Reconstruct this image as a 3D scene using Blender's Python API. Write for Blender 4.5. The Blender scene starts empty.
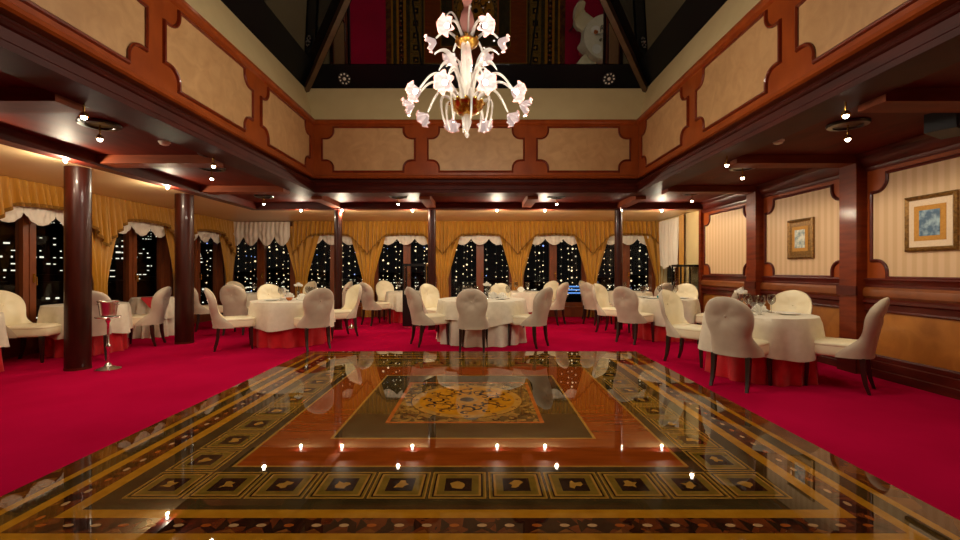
import bpy, bmesh, math, random
from mathutils import Vector, Matrix
random.seed(7)
PI = math.pi
S = bpy.context.scene
COL = S.collection

# ------------------------------------------------------------------ camera, world, exposure
cam_d = bpy.data.cameras.new('camera'); cam = bpy.data.objects.new('camera', cam_d); COL.objects.link(cam)
cam.location = (0, 0, 1.3); cam.rotation_euler = (PI/2, 0, 0)
cam_d.sensor_width = 36; cam_d.lens = 36*440/960; cam_d.clip_start = .05; cam_d.clip_end = 600
S.camera = cam
W = bpy.data.worlds.new('night'); S.world = W; W.use_nodes = True
W.node_tree.nodes['Background'].inputs[0].default_value = (.014, .013, .012, 1)
W.node_tree.nodes['Background'].inputs[1].default_value = .25
vs = S.view_settings
vs.view_transform = 'Standard'; vs.look = 'None'; vs.gamma = 1; vs.use_curve_mapping = False
vs.exposure = 0.0
S.cycles.max_bounces = 8; S.cycles.sample_clamp_indirect = 6; S.cycles.use_denoising = True
S.cycles.caustics_reflective = False; S.cycles.caustics_refractive = False
E_SPOT, E_CHAND, E_SMALL = 11, 13, 21       # watts: hung spots, chandelier bulbs, small downlights

# ------------------------------------------------------------------ materials
def srgb(r, g, b):
    f = lambda c: (c/255/12.92) if c/255 <= .04045 else ((c/255+.055)/1.055)**2.4
    return (f(r), f(g), f(b), 1)
def nt(name):
    m = bpy.data.materials.new(name); m.use_nodes = True
    return m, m.node_tree.nodes, m.node_tree.links, m.node_tree.nodes['Principled BSDF']
def plain(name, c, rough=.5, metal=0, coat=0, spec=.5, em=None, es=0, trans=0):
    m, n, l, b = nt(name)
    b.inputs['Base Color'].default_value = c; b.inputs['Roughness'].default_value = rough
    b.inputs['Metallic'].default_value = metal; b.inputs['Coat Weight'].default_value = coat
    b.inputs['Specular IOR Level'].default_value = spec; b.inputs['Transmission Weight'].default_value = trans
    if em: b.inputs['Emission Color'].default_value = em; b.inputs['Emission Strength'].default_value = es
    return m
def noisy(name, c1, c2, scale=(1, 1, 1), nscale=8, detail=5, rough=.5, coat=0, coat_rough=.05, bump=0, bscale=None, lo=.3, hi=.7, distort=0, sheen=0, gen='Object', metal=0):
    m, n, l, b = nt(name)
    tc = n.new('ShaderNodeTexCoord'); mp = n.new('ShaderNodeMapping'); mp.inputs['Scale'].default_value = scale
    nz = n.new('ShaderNodeTexNoise'); nz.inputs['Scale'].default_value = nscale; nz.inputs['Detail'].default_value = detail; nz.inputs['Distortion'].default_value = distort
    cr = n.new('ShaderNodeValToRGB'); cr.color_ramp.elements[0].color = c1; cr.color_ramp.elements[1].color = c2
    cr.color_ramp.elements[0].position = lo; cr.color_ramp.elements[1].position = hi
    l.new(tc.outputs[gen], mp.inputs[0]); l.new(mp.outputs[0], nz.inputs[0]); l.new(nz.outputs[0], cr.inputs[0]); l.new(cr.outputs[0], b.inputs['Base Color'])
    b.inputs['Roughness'].default_value = rough; b.inputs['Coat Weight'].default_value = coat; b.inputs['Coat Roughness'].default_value = coat_rough
    b.inputs['Metallic'].default_value = metal
    if sheen: b.inputs['Sheen Weight'].default_value = sheen
    if bump:
        bp = n.new('ShaderNodeBump'); bp.inputs['Strength'].default_value = bump; bp.inputs['Distance'].default_value = .01
        if bscale:
            n2 = n.new('ShaderNodeTexNoise'); n2.inputs['Scale'].default_value = bscale; n2.inputs['Detail'].default_value = 3
            l.new(tc.outputs[gen], n2.inputs[0]); l.new(n2.outputs[0], bp.inputs['Height'])
        else: l.new(nz.outputs[0], bp.inputs['Height'])
        l.new(bp.outputs[0], b.inputs['Normal'])
    return m
def glass_mat(name, tint, gloss_boost=1.0, rough=.01, ior=1.5):
    m, n, l, b = nt(name); n.remove(b)
    out = n['Material Output']; t = n.new('ShaderNodeBsdfTransparent'); t.inputs[0].default_value = tint
    g = n.new('ShaderNodeBsdfGlossy'); g.inputs['Roughness'].default_value = rough
    fr = n.new('ShaderNodeFresnel'); fr.inputs[0].default_value = ior
    mu = n.new('ShaderNodeMath'); mu.operation = 'MULTIPLY'; mu.inputs[1].default_value = gloss_boost; mu.use_clamp = True
    mx = n.new('ShaderNodeMixShader')
    ge = n.new('ShaderNodeNewGeometry'); sb = n.new('ShaderNodeMath'); sb.operation = 'SUBTRACT'; sb.inputs[0].default_value = 1; l.new(ge.outputs['Backfacing'], sb.inputs[1])
    m2 = n.new('ShaderNodeMath'); m2.operation = 'MULTIPLY'; l.new(mu.outputs[0], m2.inputs[0]); l.new(sb.outputs[0], m2.inputs[1])
    l.new(fr.outputs[0], mu.inputs[0]); l.new(m2.outputs[0], mx.inputs[0]); l.new(t.outputs[0], mx.inputs[1]); l.new(g.outputs[0], mx.inputs[2]); l.new(mx.outputs[0], out.inputs[0])
    return m
M = {}
M['mahogany'] = noisy('mahogany', srgb(92, 30, 8), srgb(124, 46, 12), (1, 1, 6), 3, 6, .42, .25, .12)
M['mahogany_orange'] = noisy('mahogany_orange', srgb(136, 58, 17), srgb(158, 72, 23), (2, 2, 1), 3, 6, .4, .4, .12)
M['mahogany_dark'] = noisy('mahogany_dark', srgb(64, 16, 8), srgb(92, 26, 12), (1, 1, 4), 3, 5, .45, .18, .15)
M['moulding'] = noisy('moulding', srgb(96, 30, 10), srgb(124, 44, 16), (1, 1, 1), 6, 4, .32, .6, .1)
for _k in ('mahogany', 'mahogany_dark', 'mahogany_orange', 'moulding'): M[_k].node_tree.nodes['Principled BSDF'].inputs['Specular IOR Level'].default_value = .25
M['frieze'] = noisy('frieze', srgb(116, 58, 20), srgb(136, 72, 28), (1, 1, 1), 4, 8, .42, .3, .12, distort=1.5)
M['beam'] = noisy('beam', srgb(100, 42, 16), srgb(122, 55, 22), (1, 4, 4), 3, 5, .6, 0, .3)
M['ceiling_wood'] = noisy('ceiling_wood', srgb(74, 20, 8), srgb(94, 28, 11), (4, 1, 1), 2, 5, .6, 0, .3)
M['ceiling_wood'].node_tree.nodes['Principled BSDF'].inputs['Specular IOR Level'].default_value = .12; M['beam'].node_tree.nodes['Principled BSDF'].inputs['Specular IOR Level'].default_value = .15
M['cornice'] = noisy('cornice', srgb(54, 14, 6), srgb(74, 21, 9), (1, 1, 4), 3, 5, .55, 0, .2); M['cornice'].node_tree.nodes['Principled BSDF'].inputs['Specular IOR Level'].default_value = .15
M['burl'] = noisy('burl', srgb(186, 142, 92), srgb(204, 160, 108), (1, 1, 1), 5, 8, .5, .15, .2, distort=1.2)
M['burl_amber'] = noisy('burl_amber', srgb(164, 100, 36), srgb(184, 118, 46), (1, 1, 1), 4, 8, .4, .4, .12, distort=1.5)
M['window_wood'] = noisy('window_wood', srgb(112, 54, 22), srgb(136, 68, 30), (4, 4, 1), 4, 4, .4, .3, .15)
M['column'] = noisy('column', srgb(42, 12, 5), srgb(58, 18, 8), (6, 6, .6), 3, 5, .35, .25, .03)
M['column'].node_tree.nodes['Principled BSDF'].inputs['Specular IOR Level'].default_value = .2
M['cream'] = noisy('cream', srgb(214, 190, 138), srgb(220, 198, 146), (1, 1, 1), 3, 3, .7)
M['cream_ceiling'] = noisy('cream_ceiling', srgb(226, 196, 146), srgb(232, 202, 152), (1, 1, 1), 2, 3, .35)
M['carpet'] = noisy('carpet', srgb(164, 10, 52), srgb(182, 14, 62), (1, 1, 1), 1.2, 6, 1, bump=.35, bscale=260)
M['carpet'].node_tree.nodes['Principled BSDF'].inputs['Specular IOR Level'].default_value = .0
M['gold_drape'] = noisy('gold_drape', srgb(178, 122, 14), srgb(198, 140, 24), (30, 30, 2), 2, 3, .5, sheen=.3)
M['fringe'] = noisy('fringe', srgb(116, 78, 18), srgb(160, 112, 34), (40, 40, 10), 3, 2, .8)
M['sheer'] = plain('sheer', srgb(238, 228, 212), .7); M['sheer'].node_tree.nodes['Principled BSDF'].inputs['Sheen Weight'].default_value = .2
M['leather'] = noisy('leather', srgb(236, 222, 186), srgb(244, 232, 200), (1, 1, 1), 5, 3, .38, bump=.05, bscale=40)
M['taupe'] = noisy('taupe', srgb(186, 168, 146), srgb(200, 184, 160), (1, 1, 1), 6, 3, .55, sheen=.3)
M['leg'] = noisy('leg', srgb(30, 16, 10), srgb(42, 22, 14), (1, 1, 1), 8, 3, .35, .5)
M['cloth'] = noisy('cloth', srgb(216, 206, 182), srgb(228, 218, 196), (1, 1, 1), 14, 4, .6, sheen=.2, bump=.05)
M['cloth_red'] = noisy('cloth_red', srgb(186, 10, 22), srgb(204, 18, 32), (1, 1, 1), 10, 3, .5, sheen=.2)
M['napkin'] = plain('napkin', srgb(244, 240, 230), .7)
M['red_napkin'] = plain('red_napkin', srgb(190, 14, 24), .6)
M['teal'] = plain('teal', srgb(30, 140, 140), .25, coat=.5)
M['amber'] = plain('amber', srgb(190, 100, 30), .25, coat=.5)
M['porcelain'] = plain('porcelain', srgb(240, 238, 230), .2, coat=.5)
M['silver'] = plain('silver', srgb(226, 222, 214), .24, 1)
M['gold'] = plain('gold', srgb(206, 158, 72), .25, 1)
M['black'] = plain('black', srgb(14, 12, 12), .3, coat=.3)
M['black_matte'] = plain('black_matte', srgb(16, 15, 15), .6)
M['grille'] = noisy('grille', srgb(16, 16, 16), srgb(30, 30, 30), (1, 1, 1), 200, 1, .7)
M['white_plastic'] = plain('white_plastic', srgb(224, 214, 200), .4)
M['roof_frame'] = noisy('roof_frame', srgb(66, 44, 24), srgb(84, 58, 32), (1, 1, 1), 5, 3, .4, .3)
M['roof_black'] = plain('roof_black', srgb(8, 10, 14), .3, spec=.15)
M['roof_glass'] = plain('roof_glass', (.002, .0025, .003, 1), .015); M['roof_glass'].node_tree.nodes['Principled BSDF'].inputs['IOR'].default_value = 2.1
M['pane'] = glass_mat('pane', (.92, .94, .95, 1), .8)
M['wine_glass'] = glass_mat('wine_glass', (.86, .86, .86, 1), 4.0, .02)
M['case_glass'] = glass_mat('case_glass', (.9, .92, .92, 1), .9)
M['chandelier_glass'] = plain('chandelier_glass', (1, .95, .88, 1), .06, spec=.8, coat=.6)
_b = M['chandelier_glass'].node_tree.nodes['Principled BSDF']; _b.inputs['Alpha'].default_value = .40
M['pink_glass'] = plain('pink_glass', srgb(236, 170, 160), .08, coat=.6); M['pink_glass'].node_tree.nodes['Principled BSDF'].inputs['Alpha'].default_value = .6
M['petal'] = plain('petal', (.13, .08, .075, 1), .2, em=(1, .82, .76, 1), es=.36)
M['bulb'] = plain('bulb', (1, 1, 1, 1), .3, em=(1, .93, .82, 1), es=8)
M['spot_bulb'] = plain('spot_bulb', (1, 1, 1, 1), .3, em=(1, .90, .72, 1), es=30)
M['fairy'] = plain('fairy', (1, 1, 1, 1), .3, em=(1, .70, .36, 1), es=1.6)
M['fairy_dim'] = plain('fairy_dim', (1, 1, 1, 1), .3, em=(1, .74, .42, 1), es=.6)
M['fairy_blue'] = plain('fairy_blue', (1, 1, 1, 1), .3, em=(.25, .4, 1, 1), es=1.2)
M['wire'] = plain('wire', srgb(30, 40, 24), .6)
M['city'] = plain('city', srgb(14, 14, 18), .9)
M['city_light'] = plain('city_light', (1, 1, 1, 1), .5, em=(1, .92, .72, 1), es=1.3)
M['blue_light'] = plain('blue_light', (1, 1, 1, 1), .5, em=(.15, .4, 1, 1), es=1.1)
M['ground'] = noisy('ground', srgb(10, 12, 10), srgb(20, 22, 18), (1, 1, 1), .2, 4, .9)
M['linen_mat'] = noisy('linen_mat', srgb(214, 188, 158), srgb(222, 198, 168), (1, 1, 1), 60, 2, .8)
M['ochre_mat'] = noisy('ochre_mat', srgb(176, 122, 44), srgb(190, 136, 54), (1, 1, 1), 60, 2, .8)
M['paint_blue'] = noisy('paint_blue', srgb(60, 92, 120), srgb(150, 176, 186), (1, 1, 1), 14, 5, .5, lo=.42, hi=.66)
M['paint_pale'] = noisy('paint_pale', srgb(120, 140, 140), srgb(214, 212, 196), (1, 1, 1), 16, 5, .5, lo=.36, hi=.6)
M['gilt'] = noisy('gilt', srgb(98, 68, 28), srgb(152, 110, 50), (1, 1, 1), 40, 3, .35, metal=.5)
# striped wall fabric (stripes run upright, spaced along the wall)
def fabric():
    m, n, l, b = nt('striped_fabric')
    tc = n.new('ShaderNodeTexCoord'); sp = n.new('ShaderNodeSeparateXYZ'); l.new(tc.outputs['Object'], sp.inputs[0])
    mu = n.new('ShaderNodeMath'); mu.operation = 'MULTIPLY'; mu.inputs[1].default_value = 2*PI/.115; l.new(sp.outputs[1], mu.inputs[0])
    si = n.new('ShaderNodeMath'); si.operation = 'SINE'; l.new(mu.outputs[0], si.inputs[0])
    cr = n.new('ShaderNodeValToRGB'); e = cr.color_ramp.elements
    e[0].position = .25; e[0].color = srgb(202, 166, 124); e[1].position = .7; e[1].color = srgb(213, 179, 140)
    ma = n.new('ShaderNodeMath'); ma.operation = 'MULTIPLY_ADD'; ma.inputs[1].default_value = .5; ma.inputs[2].default_value = .5
    l.new(si.outputs[0], ma.inputs[0]); l.new(ma.outputs[0], cr.inputs[0]); l.new(cr.outputs[0], b.inputs['Base Color']); b.inputs['Roughness'].default_value = .6
    return m
M['fabric'] = fabric()
# lacquered marquetry veneers
def veneer(name, c1, c2, scale=(1, 1, 1), nscale=10, lo=.35, hi=.65, voro=None, c3=None, distort=0):
    m = noisy('veneer_'+name, c1, c2, scale, nscale, 6, .45, 1.0, .02, lo=lo, hi=hi, distort=distort)
    n, l = m.node_tree.nodes, m.node_tree.links; b = n['Principled BSDF']; b.inputs['Coat IOR'].default_value = 1.5; b.inputs['Specular IOR Level'].default_value = .0; b.inputs['Coat Roughness'].default_value = .012
    tc = n['Texture Coordinate']
    if voro:
        v = n.new('ShaderNodeTexVoronoi'); v.inputs['Scale'].default_value = voro; l.new(tc.outputs['Object'], v.inputs['Vector'])
        sx = n.new('ShaderNodeSeparateColor'); l.new(v.outputs['Color'], sx.inputs[0])
        cr = n.new('ShaderNodeValToRGB'); cr.color_ramp.elements[0].position = .35; cr.color_ramp.elements[1].position = .6; l.new(sx.outputs[0], cr.inputs[0])
        mx = n.new('ShaderNodeMix'); mx.data_type = 'RGBA'; l.new(cr.outputs[0], mx.inputs['Factor']); l.new(n['Color Ramp'].outputs[0], mx.inputs['A']); mx.inputs['B'].default_value = c3
        l.new(mx.outputs['Result'], b.inputs['Base Color'])
    nz = n.new('ShaderNodeTexNoise'); nz.inputs['Scale'].default_value = 2.2; nz.inputs['Detail'].default_value = 2
    bp = n.new('ShaderNodeBump'); bp.inputs['Strength'].default_value = .03; bp.inputs['Distance'].default_value = .01
    l.new(tc.outputs['Object'], nz.inputs[0]); l.new(nz.outputs[0], bp.inputs['Height']); l.new(bp.outputs[0], b.inputs['Coat Normal'])
    return m
V = [veneer('dark', srgb(50, 39, 18), srgb(68, 54, 28), (1, 1, 1), 6),                       # 0 dark field
     veneer('red', srgb(116, 50, 10), srgb(134, 61, 15), (1, 6, 1), 3),                      # 1 reddish brown field
     veneer('gold', srgb(152, 100, 18), srgb(166, 114, 26), (1, 1, 1), 12),                  # 2 gold stripe
     veneer('motif', srgb(83, 35, 14), srgb(102, 50, 21), (1, 1, 1), 10, voro=13, c3=srgb(37, 19, 11)),   # 3 triangles band
     veneer('olive', srgb(96, 74, 22), srgb(114, 88, 30), (1, 1, 1), 14),                  # 4 olive tile fill
     veneer('thin', srgb(141, 99, 37), srgb(157, 114, 46), (1, 1, 1), 12),                  # 5 thin light lines
     veneer('peach', srgb(165, 126, 83), srgb(176, 139, 96), (1, 1, 1), 12),               # 6 oval dots
     veneer('orange', srgb(141, 67, 21), srgb(157, 83, 29), (1, 1, 1), 10),                 # 7 red border strip
     veneer('field', srgb(120, 86, 35), srgb(138, 102, 46), (1, 1, 1), 16, voro=20, c3=srgb(74, 56, 27)),   # 8 mottled square field
     veneer('amber', srgb(149, 93, 8), srgb(163, 107, 14), (1, 1, 1), 8),                  # 9 medallion ground
     veneer('ink', srgb(32, 19, 11), srgb(46, 29, 16), (1, 1, 1), 10),                       # 10 dark inlay
     veneer('edge', srgb(101, 56, 19), srgb(120, 70, 27), (1, 1, 1), 8, voro=9, c3=srgb(83, 42, 16))]       # 11 outer band

# ------------------------------------------------------------------ mesh helpers
class MB:
    def __init__(s): s.v = []; s.f = []; s.m = []; s.mi = 0
    def add(s, vs_, fs):
        o = len(s.v); s.v += [tuple(p) for p in vs_]; s.f += [tuple(o+i for i in f) for f in fs]; s.m += [s.mi]*len(fs); return s
    def box(s, x0, x1, y0, y1, z0, z1):
        return s.add([(x0,y0,z0),(x1,y0,z0),(x1,y1,z0),(x0,y1,z0),(x0,y0,z1),(x1,y0,z1),(x1,y1,z1),(x0,y1,z1)],
                     [(3,2,1,0),(4,5,6,7),(0,1,5,4),(1,2,6,5),(2,3,7,6),(3,0,4,7)])
    def poly(s, pts): return s.add(pts, [tuple(range(len(pts)))])
    def loft(s, rings, cap=True, closed=True):
        n = len(rings[0]); vs_ = [p for r in rings for p in r]; fs = []
        for i in range(len(rings)-1):
            for j in range(n if closed else n-1):
                k = (j+1) % n; fs.append((i*n+j, i*n+k, (i+1)*n+k, (i+1)*n+j))
        if cap and closed: fs += [tuple(range(n))[::-1], tuple((len(rings)-1)*n+j for j in range(n))]
        return s.add(vs_, fs)
    def lathe(s, prof, n=24, c=(0,0,0), cap=True):
        return s.loft([[(c[0]+r*math.cos(2*PI*j/n), c[1]+r*math.sin(2*PI*j/n), c[2]+z) for j in range(n)] for r, z in prof], cap)
    def tube(s, pts, rad, n=8, cap=True):
        pts = [Vector(p) for p in pts]; rings = []; up = None
        for i, p in enumerate(pts):
            d = (pts[min(i+1, len(pts)-1)] - pts[max(i-1, 0)]).normalized()
            if up is None: up = Vector((0,0,1)) if abs(d.z) < .9 else Vector((1,0,0))
            a = d.cross(up).normalized(); b = a.cross(d).normalized(); up = b
            r = rad[i] if isinstance(rad, (list, tuple)) else rad
            rings.append([p + r*(math.cos(2*PI*j/n)*a + math.sin(2*PI*j/n)*b) for j in range(n)])
        return s.loft(rings, cap)
    def sphere(s, c, r, nu=10, nv=7, sz=1):
        return s.lathe([(max(r*math.sin(PI*i/nv), 1e-4), -r*sz*math.cos(PI*i/nv)) for i in range(nv+1)], nu, c)
    def grid(s, fn, nu, nv):
        return s.add([fn(i/nu, j/nv) for j in range(nv+1) for i in range(nu+1)],
                     [(j*(nu+1)+i, j*(nu+1)+i+1, (j+1)*(nu+1)+i+1, (j+1)*(nu+1)+i) for j in range(nv) for i in range(nu)])
    def tf(s, mat):
        s.v = [tuple(mat @ Vector(p)) for p in s.v]; return s
    def build(s, name, mat, parent=None, smooth=False, angle=35, **kw):
        me = bpy.data.meshes.new(name); me.from_pydata(s.v, [], s.f)
        for m in (mat if isinstance(mat, list) else [mat]): me.materials.append(m)
        if isinstance(mat, list): me.polygons.foreach_set('material_index', s.m)
        bm = bmesh.new(); bm.from_mesh(me); bmesh.ops.recalc_face_normals(bm, faces=bm.faces)
        if smooth:
            for f in bm.faces: f.smooth = True
            for e in bm.edges:
                if len(e.link_faces) == 2 and e.calc_face_angle(0) > math.radians(angle): e.smooth = False
        bm.to_mesh(me); bm.free(); me.update()
        o = bpy.data.objects.new(name, me); COL.objects.link(o)
        if parent: o.parent = parent
        for k, v in kw.items(): o[k] = v
        return o
def thing(name, label, cat, loc=(0,0,0), rz=0, group=None):
    o = bpy.data.objects.new(name, None); COL.objects.link(o); o.empty_display_size = .1
    o.location = loc; o.rotation_euler = (0, 0, rz); o['label'] = label; o['category'] = cat
    if group: o['group'] = group
    return o
def tag(o, label, cat, group=None):
    o['label'] = label; o['category'] = cat
    if group: o['group'] = group
    return o
def struct(o): o['kind'] = 'structure'; return o
def kids(o): return [c for c in ALLK.get(o.name, [])] if False else list(o.children)
def copy_tree(o, parent=None):
    c = o.copy(); COL.objects.link(c)
    if parent: c.parent = parent
    for ch in list(o.children): copy_tree(ch, c)
    return c
def dup(o, loc, rz, label, group=None, scale=None):
    c = copy_tree(o); c.location = loc; c.rotation_euler = (0, 0, rz); c['label'] = label
    if group: c['group'] = group
    if scale: c.scale = scale
    return c
def lamp(kind, name, parent, loc, energy, color=(1, .84, .60), radius=.04, size=2.4, blend=.6, rot=None):
    d = bpy.data.lights.new(name, kind); d.energy = energy; d.color = color; d.shadow_soft_size = radius
    if kind == 'SPOT': d.spot_size = size; d.spot_blend = blend
    o = bpy.data.objects.new(name, d); COL.objects.link(o); o.location = loc
    if rot: o.rotation_euler = rot
    if parent: o.parent = parent
    return o
def ornate(a, b, s=.05, R=.16, n=7):
    """outline of a panel with stepped, scooped corners, half sizes a, b"""
    q = [(a, b-s-R), (a-s, b-s-R)] + [(a-s-R*math.sin(t*PI/2/n), b-s-R*math.cos(t*PI/2/n)) for t in range(1, n)] + [(a-s-R, b-s), (a-s-R, b)]
    return q + [(-x, y) for x, y in q[::-1]] + [(-x, -y) for x, y in q] + [(x, -y) for x, y in q[::-1]]
def offset(out, d):
    n = len(out); r = []
    for i in range(n):
        p0, p1, p2 = Vector(out[i-1]), Vector(out[i]), Vector(out[(i+1) % n])
        e1, e2 = (p1-p0).normalized(), (p2-p1).normalized()
        n1, n2 = Vector((e1.y, -e1.x)), Vector((e2.y, -e2.x)); m = (n1+n2)
        m = m/max(m.length_squared/2, .7); r.append(tuple(p1+m*d))
    return r
def framed_panel(T, cu, cv, a, b, parent, mat, mould, w0=.0, s=.05, R=.16, depth=.022, width=.04):
    """inset panel and the ornate moulding round it; T maps (along, up, out) to the room"""
    out = ornate(a, b, s, R)
    P = lambda pts, w: [T(cu+x, cv+y, w) for x, y in pts]
    MB().loft([P(out, w0-.004), P(out, w0+.004)]).build('panel', mat, parent)
    prof = [(0, w0), (0.0, w0+depth*.7), (width*.35, w0+depth), (width*.75, w0+depth*.8), (width, w0)]
    mb = MB(); rings = [P(offset(out, d), w) for d, w in prof]; n = len(out)
    for i in range(len(rings)-1):
        mb.add(rings[i]+rings[i+1], [(j, (j+1) % n, n+(j+1) % n, n+j) for j in range(n)])
    mb.build('moulding', mould, parent)

# ------------------------------------------------------------------ room measures
AX0, AX1, AY0, AY1 = -3.03, 2.88, .75, 8.0           # well above the dance floor
ACX, ACY = (AX0+AX1)/2, (AY0+AY1)/2
RX, LX, BY, NY = 4.92, -6.9, 12.2, -2.6              # right wall, left curtains, back curtains, wall behind
CH, BH, SH = 2.745, 2.64, 2.64                        # coffer ceiling, beam underside, cream soffit
FX, FY = -.13, 4.40                                  # dance floor centre

struct(MB().box(-7.4, RX+.1, NY, 12.7, -.1, 0).build('floor', M['carpet']))
# ---- marquetry dance floor
def dance_floor():
    mb = MB(); z = .004
    def ring(a, b, mi, zz=z):
        mb.mi = mi
        A = [(-a,-a),(a,-a),(a,a),(-a,a)]; B = [(-b,-b),(b,-b),(b,b),(-b,b)]
        for i in range(4):
            j = (i+1) % 4; mb.poly([(*A[i], zz), (*A[j], zz), (*B[j], zz), (*B[i], zz)][::-1])
    def rot4(pts, k): c, s_ = [(1,0),(0,1),(-1,0),(0,-1)][k]; return [(x*c-y*s_, x*s_+y*c) for x, y in pts]
    def flat(pts, mi, zz): mb.mi = mi; mb.poly([(x, y, zz) for x, y in pts])
    R = [(0,.64,8),(.64,.675,7),(.675,1.0,0),(1.0,1.022,5),(1.022,1.485,1),(1.485,1.505,5),(1.505,1.57,0),(1.57,1.913,4),(1.913,2.02,0),(2.02,2.10,2),
         (2.10,2.235,3),(2.235,2.30,2),(2.30,2.405,0),(2.405,2.455,2),(2.455,2.612,11)]
    for a, b, mi in R: ring(max(a, 1e-3), b, mi)
    # framed square tiles with a little dark picture in each
    N = 9; L = 2*1.57/N; w = .343
    rnd = random.Random(3)
    for k in range(4):
        cells = [(-1.57+L*(i+.5), L) for i in range(N)] + [(1.57+w/2, w)]
        for cx, ll in cells:
            cy = -(1.57+w/2)
            for f, mi in ((1.0, 0), (.955, 5), (.90, 4), (.84, 10), (.78, 5), (.70, 4), (.46, 10)):
                hx, hy = ll/2*f - (0 if f < 1 else .001), w/2*f
                flat(rot4([(cx-hx, cy-hy), (cx+hx, cy-hy), (cx+hx, cy+hy), (cx-hx, cy+hy)], k), mi, z + .0002*(1.06-f)/.06*.35)
            pts = []
            for t in range(11):
                a_ = 2*PI*t/11; rr = rnd.uniform(.018, .058); pts.append((cx+rr*math.cos(a_), cy+rr*math.sin(a_)))
            flat(rot4(pts, k), 5, z+.0011)
        # ovals and dark triangles in the running band
        n = 30; st = 2*2.10/n
        for i in range(n+1):
            cx = -2.10+st*i; cy = -2.167
            flat(rot4([(cx-st*.5, cy-.06), (cx-st*.12, cy), (cx-st*.5, cy+.06)], k), 10, z+.0003)
            flat(rot4([(cx-st*.34, cy-.062), (cx+st*.3, cy-.062), (cx, cy-.03)], k), 11, z+.0004)
            flat(rot4([(cx+.026*math.cos(t*PI/5), cy+.015*math.sin(t*PI/5)) for t in range(10)], k), 6 if i % 3 else 7, z+.0006)
    # medallion
    def disc(r0, r1, mi, zz, n=48):
        mb.mi = mi
        for t in range(n):
            a0, a1 = 2*PI*t/n, 2*PI*(t+1)/n
            mb.poly([(r0*math.cos(a0), r0*math.sin(a0), zz), (r1*math.cos(a0), r1*math.sin(a0), zz), (r1*math.cos(a1), r1*math.sin(a1), zz), (r0*math.cos(a1), r0*math.sin(a1), zz)])
    disc(.001, .555, 10, z+.0003); disc(.001, .545, 5, z+.0006); disc(.001, .475, 9, z+.0009)
    def scroll(cx, cy, r, a0, turn, mi=10, zz=z+.0012):
        mb.mi = mi; n = 14; P_ = []
        for t in range(n+1):
            a = a0+turn*t/n; rr = r*(1-.7*t/n); P_.append((cx+rr*math.cos(a), cy+rr*math.sin(a), .012*(1-abs(2*t/n-1))+.004, a))
        for t in range(n):
            x, y, h, a = P_[t]; x2, y2, h2, a2 = P_[t+1]
            mb.poly([(x-h*math.cos(a), y-h*math.sin(a), zz), (x+h*math.cos(a), y+h*math.sin(a), zz), (x2+h2*math.cos(a2), y2+h2*math.sin(a2), zz), (x2-h2*math.cos(a2), y2-h2*math.sin(a2), zz)])
    for k in range(8):
        a = 2*PI*k/8
        scroll(.29*math.cos(a), .29*math.sin(a), .10, a, 5.2); scroll(.29*math.cos(a+.3), .29*math.sin(a+.3), .075, a+PI, -4.6)
    for k in range(12):
        a = 2*PI*k/12; scroll(.405*math.cos(a), .405*math.sin(a), .055, a+2, 5.5); scroll(.20*math.cos(a*1.0), .20*math.sin(a), .045, a+1, -5)
        scroll(.51*math.cos(a), .51*math.sin(a), .022, a, 5, 11)
    disc(.08, .11, 5, z+.0012); disc(.001, .07, 10, z+.0012)
    for sx in (-1, 1):
        for sy in (-1, 1):
            scroll(sx*.52, sy*.52, .08, 0, 5); scroll(sx*.40, sy*.56, .06, 2, -5); scroll(sx*.56, sy*.40, .06, 2, 5); scroll(sx*.58, sy*.26, .04, 1, 5); scroll(sx*.26, sy*.58, .04, 1, -5)
    o = mb.build('dance_floor', V)
    # flat slab edges
    o.location = (FX, FY, 0)
    return tag(o, 'square lacquered marquetry dance floor with gold bands and round centre medallion', 'dance floor')
dance_floor()

# ------------------------------------------------------------------ outer walls
RXP = 4.86                                            # face of the right-hand panelling
wr = MB().box(RX-.0, RX+.2, NY, 9.72, -.0, 2.95)
wall_right = struct(wr.build('wall_right', M['mahogany']))
TR = lambda u, v, w: (RXP-w, u, v)                    # along the wall, up, out into the room
MB().box(RXP, RX, NY, 9.66, 0, 2.8).build('panelling', M['mahogany_orange'], wall_right)
PIL = [-.45, 1.59, 3.62, 5.65, 7.67]
for y in PIL:
    pl = MB().box(4.72, RXP, y-.13, y+.13, 0, 2.80).build('pilaster', M['mahogany'], wall_right)
    MB().box(4.695, 4.72, y-.15, y+.15, .98, 1.10).box(4.70, 4.72, y-.145, y+.145, 0, .26).build('pilaster_block', M['mahogany_dark'], pl)
MB().box(4.80, RXP, 9.56, 9.66, 0, 2.8).build('pilaster', M['mahogany'], wall_right)
def rail(y0, y1):
    P_ = [(0,1.20),(.03,1.20),(.045,1.18),(.03,1.16),(.02,1.12),(.03,1.11),(.03,1.09)]
    Q_ = [(.028,1.09),(.055,1.06),(.06,1.02),(.055,.98),(.028,.95)]
    R_ = [(.03,.95),(.06,.93),(.06,.90),(.035,.88),(.03,.82),(.04,.80),(0,.80)]
    for prof, m, nm in ((P_, M['mahogany_dark'], 'chair_rail'), (Q_, M['frieze'], 'rail_frieze'), (R_, M['mahogany_dark'], 'chair_rail')):
        MB().loft([[TR(y0, v, w) for w, v in prof+[(-.01, prof[-1][1]), (-.01, prof[0][1])]], [TR(y1, v, w) for w, v in prof+[(-.01, prof[-1][1]), (-.01, prof[0][1])]]]).build(nm, m, wall_right, True, 30)
    MB().box(RXP-.012, RXP, y0+.02, y1-.02, .27, .78).build('dado_panel', M['burl_amber'], wall_right)
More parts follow.
